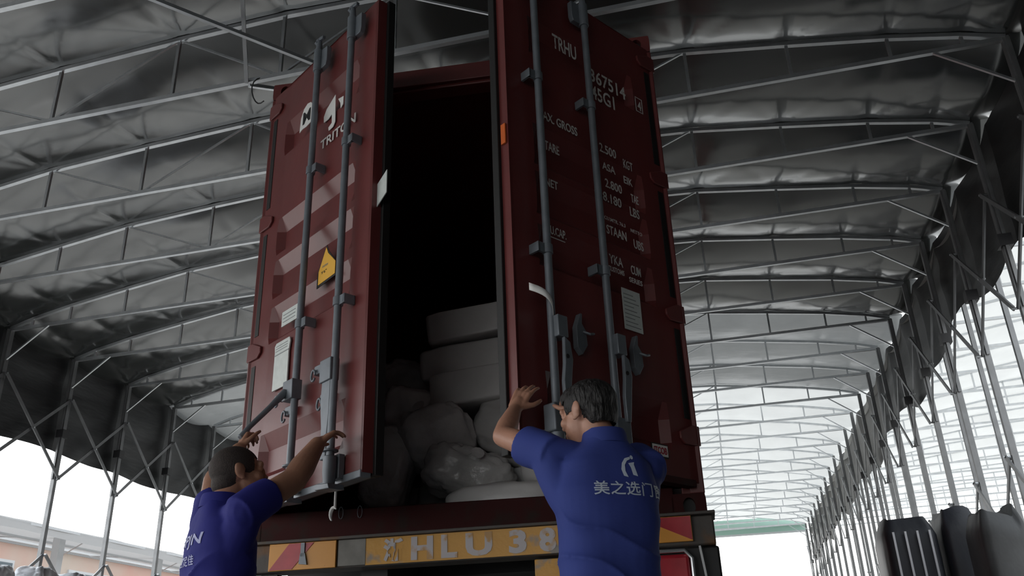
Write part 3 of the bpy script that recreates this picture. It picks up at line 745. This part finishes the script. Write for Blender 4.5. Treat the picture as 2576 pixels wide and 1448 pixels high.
def person(name, J, shirt_m, skin_m, hair_m, hair_kind, lab, bodylab=None):
    root = empty(name, (J['root'][0], J['root'][1], G)); Z = Vector((0, 0, 1)); off = Vector((J['root'][0], J['root'][1], G))
    V = {k: (Vector(v) - off) if k not in ('F', 'HF', 'HU', 'root', 'lh_n', 'rh_n', 'lh_t', 'rh_t', 'sc') else v for k, v in J.items()}
    F = Vector((*J['F'], 0)).normalized(); Rr = F.cross(Z).normalized()
    HF = Vector(J['HF']).normalized(); HU = Vector(J['HU']); HU = (HU - HF * HU.dot(HF)).normalized(); HR = HF.cross(HU).normalized()
    b = M()
    head(b, V['head'], HF, HU, HR)
    b.cap(V['neck'] - Z * .02, .060, V['head'] - HU * .05 - HF * .022, .056, 20)
    for s in (-1, 1): b.cap(V['neck'] - Z * .06 + Rr * s * .01, .034, V['Rs' if s > 0 else 'Ls'] * .6 + V['neck'] * .4 - Z * .045, .034, 16)
    for a in 'LR':
        s_, e_, w_, k_ = V[a + 's'], V[a + 'e'], V[a + 'w'], V[a + 'k']
        am = J['sc'].get('arm', 1); b.cap(s_, .050 * min(am, 1.1), e_, .040 * am, 18); mid = e_.lerp(w_, .35)
        b.cap(e_, .040 * am, mid, .041 * am, 18); b.cap(mid, .041 * am, w_, .0265 * am, 18)
        b.cap(w_, .027, w_.lerp(k_, .4), .022, 14)
        hand(b, w_, k_, J[a.lower() + 'h_n'], J[a.lower() + 'h_t'], **J['sc'][a])
    sp_ = V['pelvis']; ch = V['chest']; nk = V['neck']
    def section(t): return sp_.lerp(ch, t)
    b.loft([ring(section(0), Rr, F, .15, .10), ring(section(.45), Rr, F, .135, .095), ring(section(1), Rr, F, .155, .10), ring(ch.lerp(nk, .55), Rr, F, .15, .08), ring(ch.lerp(nk, .9), Rr, F, .07, .06)])
    for s, a in ((-1, 'L'), (1, 'R')):
        hp = sp_ + Rr * s * .085 - Z * .05; kn = Vector((hp.x, hp.y, (hp.z) * .53)) + F * .03; an = Vector((hp.x, hp.y, .08)) + Rr * s * .02
        b.cap(hp, .085, kn, .055); b.cap(kn, .055, an, .035); b.cap(an, .035, an - Z * .03 + F * .12, .03)
    body = put(remesh(b, .0042, 5), 'body', skin_m, root, bodylab)
    # shirt
    s = M(); bot = sp_ - Z * .10
    s.loft([ring(bot, Rr, F, .182, .128), ring(section(.1), Rr, F, .178, .125), ring(section(.5), Rr, F, .172, .125), ring(section(.85), Rr, F, .180, .128), ring(section(1.0) + Z * .03, Rr, F, .186, .124), ring(ch.lerp(nk, .62), Rr, F, .165, .10), ring(ch.lerp(nk, .95), Rr, F, .092, .080), ring(nk + Z * .018, Rr, F, .074, .072)])
    for sg, a in ((-1, 'L'), (1, 'R')):
        s_, e_ = V[a + 's'], V[a + 'e']; hem = s_.lerp(e_, J['sc'].get('hem', .5))
        s.cap(V['neck'] * .4 + s_ * .6 - Z * .022, .058, s_ - Z * .006, .066); d = (hem - s_).normalized()
        X = d.cross(F if abs(d.dot(F)) < .8 else Z).normalized(); Y = d.cross(X)
        g_ = 1 if J['sc'].get('arm', 1) == 1 else 1.03; s.loft([ring(s_ - d * .03, X, Y, .068 * g_, .068 * g_, 24, 1), ring(s_.lerp(hem, .5), X, Y, .071 * g_, .071 * g_, 24, 1), ring(hem, X, Y, .072 * g_, .069 * g_, 24, 1)])
        s.cap(s_, .060 * g_, hem - d * .06, .058 * g_)
        s.cap(section(.92) + Rr * sg * .11, .075, s_ + d * .02, .062)
    sm_ = remesh(s, .006, 8)
    sm_.calc_loop_triangles()
    amp = J['sc'].get('fold', .007); fd = J['sc'].get('folddir', 1)
    newco = []
    for v in sm_.vertices:
        p = v.co.copy(); xr = (p - ch).dot(Rr); zr = (p - ch).z
        t = zr + fd * xr * .55 + .05 * noise.noise(Vector((p.x * 4, p.y * 4, p.z * 3)))
        wgt = max(0, min(1, (-zr + .0) / .10))
        d = amp * (.5 - abs(math.sin(t * 24 + 1.6 * noise.noise(p * 5))) ** .5) * wgt * max(0, 1.0 + 1.4 * noise.noise(p * 3 + Vector((5, 2, 1))))
        d += .006 * noise.noise(p * 9) + .004 * math.sin((p - V['neck']).length * 70) * max(0, noise.noise(p * 4 + Vector((1, 7, 3))))
        newco += list(p + v.normal * d)
    sm_.vertices.foreach_set('co', newco); sm_.update()
    shirt = put(sm_, 'polo_shirt', shirt_m, root)
    # collar: a folded band standing round the neck
    c = M(); nn = (V['head'] - V['neck']).normalized(); n_ = 40
    rings = []
    for rr, hh in ((.083, -.010), (.078, .030), (.073, .042), (.069, .034), (.070, -.01)):
        rg = []
        for j in range(n_):
            a = 2 * math.pi * j / n_; dip = -.016 * max(0, math.cos(a)) ** 3
            rg.append(V['neck'] + (F * math.cos(a) + Rr * math.sin(a)) * rr * (1.02 if math.cos(a) < 0 else 1.0) + Z * (hh + dip))
        rings.append(rg)
    rings.append(rings[0]); c.loft(rings, caps=False); c.build('collar', shirt_m, shirt, ang=80)
    # hair
    h = M(); hc = V['head']
    E = lambda x, y, z, rx, ry, rz: h.ell(hc + HR * x + HF * y + HU * z, rx, ry, rz, HR, HF, HU, 48, 30)
    if hair_kind == 'full':
        E(0, -.017, .034, .088, .104, .090); E(0, -.060, -.012, .072, .052, .068); E(0, .035, .075, .066, .062, .040)
        hm_ = remesh(h, .005, 6)
        newco = []
        for v in hm_.vertices:
            p = v.co; newco += list(p + v.normal * (.003 * noise.noise(Vector((p.x * 60, p.y * 60, p.z * 18))) + .003 * noise.noise(p * 25)))
        hm_.vertices.foreach_set('co', newco); hm_.update()
    else:
        E(0, -.013, .026, .0795, .099, .088); E(0, -.045, -.035, .062, .060, .050)
        hm_ = remesh(h, .005, 4)
    # cut away the face side
    import bmesh
    bb = bmesh.new(); bb.from_mesh(hm_)
    kill = [v for v in bb.verts if (lambda q: (q.dot(HF) > .055 and q.dot(HU) < .055) or q.dot(HU) < (-.075 if q.dot(HF) < -.02 else (.0 if hair_kind == 'full' else -.012)) and q.dot(HF) > -.055 or q.dot(HU) < (-.062 if hair_kind == 'full' else -.075))(v.co - hc)]
    bmesh.ops.delete(bb, geom=kill, context='VERTS'); bb.to_mesh(hm_); bb.free()
    put(hm_, 'hair', hair_m, root)
    # trousers and shoes
    t = M(); t.loft([ring(sp_ + Z * .06, Rr, F, .16, .112), ring(sp_ - Z * .05, Rr, F, .172, .12), ring(sp_ - Z * .14, Rr, F, .168, .115)])
    for s2 in (-1, 1):
        hp = sp_ + Rr * s2 * .085 - Z * .06; kn = Vector((hp.x, hp.y, hp.z * .53)) + F * .03; an = Vector((hp.x, hp.y, .10)) + Rr * s2 * .02
        t.cap(hp, .098, kn, .075); t.cap(kn, .075, an, .062)
    put(remesh(t, .009, 5), 'trousers', trousm, root)
    for s2 in (-1, 1):
        hp = sp_ + Rr * s2 * .085; an = Vector((hp.x, hp.y, .0)) + Rr * s2 * .02
        f = M(); f.ell(an + F * .07 + Z * .045, .048, .14, .045, Rr, F, Z); f.ell(an + Z * .06, .045, .06, .06, Rr, F, Z); f.loft([ring(an + F * .065, Rr, F, .048, .145), ring(an + F * .065 + Z * .022, Rr, F, .048, .145)])
        put(remesh(f, .006, 3), 'shoe', shoem, root)
    tag(root, lab, 'person')
    return root, shirt, V, F, Rr, ch

def decal(shirt, name, verts, faces, O, X, U, n, m, lift=.0025):
    """project flat writing onto the cloth: O origin, X/U axes, n = direction out of the cloth"""
    dg = shirt.data; tv = [v.co for v in dg.vertices]; bv = BVHTree.FromPolygons(tv, [tuple(p.vertices) for p in dg.polygons])
    import bmesh
    b = bmesh.new(); vs = [b.verts.new((x, y, 0)) for x, y, *_ in verts]
    for f in faces:
        try: b.faces.new([vs[i] for i in f])
        except Exception: pass
    for _ in range(3):
        es = [e for e in b.edges if e.calc_length() > .008]
        if not es: break
        bmesh.ops.subdivide_edges(b, edges=es, cuts=1); bmesh.ops.triangulate(b, faces=b.faces)
    dead = []
    for v in b.verts:
        p = O + X * v.co.x + U * v.co.y + n * .3; hit = bv.ray_cast(p, -n, .6)
        if hit[0] is None: dead.append(v); continue
        v.co = hit[0] + hit[1] * lift
    bmesh.ops.delete(b, geom=dead, context='VERTS')
    me = bpy.data.meshes.new(name); b.to_mesh(me); b.free(); me.materials.append(m)
    o = bpy.data.objects.new(name, me); C.objects.link(o); o.parent = shirt; return o
def flat_text(body, h, w_=None, offset=.02, center=True):
    v, f = text_verts(body, 1, offset, 1, 0, 1.05)
    x0 = min(p[0] for p in v); x1 = max(p[0] for p in v); y0 = min(p[1] for p in v); y1 = max(p[1] for p in v); k = h / (y1 - y0); kx = k if w_ is None else w_ / (x1 - x0)
    return [((p[0] - (x0 + x1) / 2 * center - x0 * (not center)) * kx, (p[1] - y0) * k) for p in v], f

# right worker: seen from behind, left arm up on the door edge
JR = dict(root=(-.37, 3.0), F=(-.50, .86), HF=(-.86, .48, -.12), HU=(.02, .02, 1),
          head=(-.415, 3.03, .875), neck=(-.365, 3.03, .765), chest=(-.375, 3.02, .56), pelvis=(-.375, 3.0, .20),
          Ls=(-.555, 2.985, .735), Le=(-.745, 3.10, .845), Lw=(-.735, 3.27, .995), Lk=(-.703, 3.315, 1.080),
          Rs=(-.235, 3.14, .69), Re=(-.33, 3.34, .80), Rw=(-.495, 3.33, .975), Rk=(-.520, 3.37, 1.035),
          lh_n=(-.25, -.75, -.55), lh_t=(1, .2, 0), rh_n=(.4, -.8, .2), rh_t=(-1, 0, 0),
          sc=dict(L=dict(curl=(4, 16, 14), spread=7), R=dict(curl=(30, 45, 35), spread=3), fold=.015, folddir=1))
rw, rsh, RV, RF, RR, rch = person('person', JR, shirtm, skin2, hairm, 'full', 'person in royal blue polo with white back logo, left hand on the right door edge')
Zv = Vector((0, 0, 1)); nb = -RF
O = rch + RR * .05
v, f = flat_text('美之选门窗', .047, .275, .012)
decal(rsh, 'back_lettering', v, f, O + Zv * .0, RR, Zv, nb, decalm)
lg = [(-.028, -.045), (-.010, -.050), (-.018, -.025), (-.016, .0), (-.004, .018), (.012, .026), (.012, .036), (-.012, .028), (-.027, .008), (-.034, -.018)]
decal(rsh, 'back_logo', lg, [tuple(range(len(lg)))], O + Zv * .105, RR * .86, Zv * .86, nb, decalm)
lg = [(.0, .008), (.028, .014), (.024, .004), (.032, -.045), (.012, -.040), (.008, -.01)]
decal(rsh, 'back_logo', lg, [tuple(range(len(lg)))], O + Zv * .105, RR * .86, Zv * .86, nb, decalm)
lg = [(.020 + .007 * math.cos(i), .034 + .009 * math.sin(i)) for i in [k * .7 for k in range(9)]]
decal(rsh, 'back_logo', lg, [tuple(range(len(lg)))], O + Zv * .105, RR * .86, Zv * .86, nb, decalm)

# left worker: turned towards the left door, right arm stretched up
JL = dict(root=(-1.87, 3.15), F=(.68, .73), HF=(.72, .66, .12), HU=(-.05, 0, 1),
          head=(-1.86, 3.17, .812), neck=(-1.895, 3.13, .683), chest=(-1.875, 3.12, .50), pelvis=(-1.86, 3.10, .16),
          Rs=(-1.725, 3.01, .630), Re=(-1.640, 3.22, .780), Rw=(-1.632, 3.40, .968), Rk=(-1.605, 3.455, 1.020),
          Ls=(-2.01, 3.24, .64), Le=(-2.11, 3.42, .86), Lw=(-2.085, 3.545, 1.02), Lk=(-2.09, 3.58, 1.07),
          lh_n=(-.5, -.7, .2), lh_t=(1, -.3, 0), rh_n=(-.5, -.8, .3), rh_t=(-.3, 0, 1),
          sc=dict(R=dict(curl=(12, 26, 20), spread=5), L=dict(curl=(45, 55, 40), spread=2), fold=.016, folddir=-1.2, arm=1.28))
lw, lsh, LV, LF, LR, lch = person('person', JL, shirt2, skin, stubble, 'buzz', 'person with shaved head in navy polo reaching up to the left container door')
nb = -LF
v, f = flat_text('EPJN', .054, .19, .02)
decal(lsh, 'back_lettering', v, f, lch + LR * (.02) + Zv * .005, LR, Zv, nb, decal2)
v, f = flat_text('门窗定佳', .038, .16, .012)
decal(lsh, 'back_lettering', v, f, lch + LR * (.0) - Zv * .055, LR, Zv, nb, decal2)

# ------------------------------------------------------------------ dark stacks on the right
def stack(name, x, y, w_, d_, h, m_, lab, straps=0, seed=0):
    r = empty(name, (x, y, G)); n = 40; rings = []
    for i in range(26):
        t = i / 25; z = h * t; k = 1.06 - .05 * t
        if t > .93: k *= 1 - (t - .93) * 3.2
        rg = []
        for j in range(n):
            a = 2 * math.pi * j / n; sg = lambda q: math.copysign(abs(q) ** .35, q)
            ww = 1 + .045 * noise.noise(Vector((math.cos(a) * 2 + seed, math.sin(a) * 2, z * .7)))
            zz = z + (.10 * noise.noise(Vector((math.cos(a) * 1.5, math.sin(a) * 1.5, seed))) if t > .8 else 0)
            rg.append(Vector((sg(math.cos(a)) * w_ / 2 * k * ww, sg(math.sin(a)) * d_ / 2 * k * ww, zz)))
        rings.append(rg)
    M().loft(rings).build('tarp_cover', m_, r, ang=50)
    M().box(-w_ / 2, w_ / 2, -d_ / 2, d_ / 2, 0, .12).build('pallet', cardm, r)
    for i in range(straps):
        xx = -w_ * .32 + i * w_ * .22
        M().beam((xx, -d_ * .56, .3), (xx, -d_ * .535, h * .93), .022, .012, up=(0, 1, 0)).build('strap', strapm, r)
    tag(r, lab, 'covered stack', 'tarp covered stacks by the right posts'); return r
stack('covered_stack', 1.98, 11.0, .56, .9, 2.30, tarpm, 'dark tarp covered stack with white upright straps, leftmost by the right posts', 4, 1)
stack('covered_stack', 2.50, 10.9, .38, .8, 2.36, tarpm, 'dark blue tarp covered stack in the middle, by the right posts', 0, 5)
stack('covered_stack', 2.60, 9.75, .42, .7, 2.16, tarpg, 'grey tarp covered stack nearest the right edge', 0, 9)

# ------------------------------------------------------------------ yard on the left
r = empty('market_awning', (-15, 30, G)); H = -G
def awn(u, v):
    y = -22 + 50 * u; x = 0 - 3.2 * v
    return (x, y, 3.72 + H + .28 * v - .10 * math.sin(math.pi * v) + .02 * math.sin(y * 2.3) * (1 - v))
a = M().grid(90, 8, awn).build('awning_cloth', awnm, r, fix=False, ang=180)
fa = M().grid(90, 3, lambda u, v: (.02 + .015 * math.sin(u * 120), -22 + 50 * u, 3.97 + H - .25 - v * .22 + .02 * math.sin(u * 80) * v)).build('valance', awnm, r, fix=False, ang=180)
for x, z in ((0, 3.68), (-1.6, 3.72), (-3.2, 3.9)): M().beam((x, -22, z + H), (x, 28, z + H), .05, .05).build('purlin', whitest, r)
for i in range(12):
    y = -19.1 + i * 4.1
    M().beam((0, y, 3.66 + H), (-3.2, y, 3.92 + H), .035, .035).build('rafter', whitest, r)
    M().beam((-.9, y, 0), (-.9, y, 3.72 + H), .2, .2).build('awning_post', whitest, r)
    M().beam((0, y, 3.66 + H), (-1.8, y + .9, 3.30 + H), .02, .02).build('tie_rod', galv, r)
tag(r, 'long white awning beyond the left tent posts', 'awning')
r = empty('market_building', (-20, 30, G))
M().box(-6, 0, -24, 34, 0, 4.3 + H).build('wall', pinkw, r)
M().box(-6.2, .15, -24, 34, 4.3 + H, 4.5 + H).build('parapet', whitest, r)
for i in range(8):
    y = -14.4 + i * 4.5
    wn = M().box(0, .06, y, y + 2.2, 2.6 + H, 3.80 + H).build('window', whitest, r)
    M().box(.05, .075, y + .08, y + 2.12, 2.68 + H, 3.72 + H).build('window_pane', glassd, wn)
tag(r, 'salmon and cream market building behind the white awning', 'building')
# heap of white bundles at the lower left
for i, (x, y, z, s_) in enumerate(((-8.35, 9.05, 1.50, .30), (-8.3, 9.68, 1.56, .28), (-8.28, 10.36, 1.50, .25))):
    soft('white_bundle', (x, y, (z + G) / 2), (.50, .50, z - G), (0, 0, 4 * i), mat('white_bundle_plastic_%d' % i, (.6, .62, .66), .4, var=.3, vscale=7, bump=.6, bscale=6), 20 + i * 3,
         ['tall white plastic bundle at the lower left edge', 'tall white plastic bundle second from the left edge', 'tall white plastic bundle beside the first left post foot'][i], 'white bundles at the lower left', .45, .04, 'bundle')
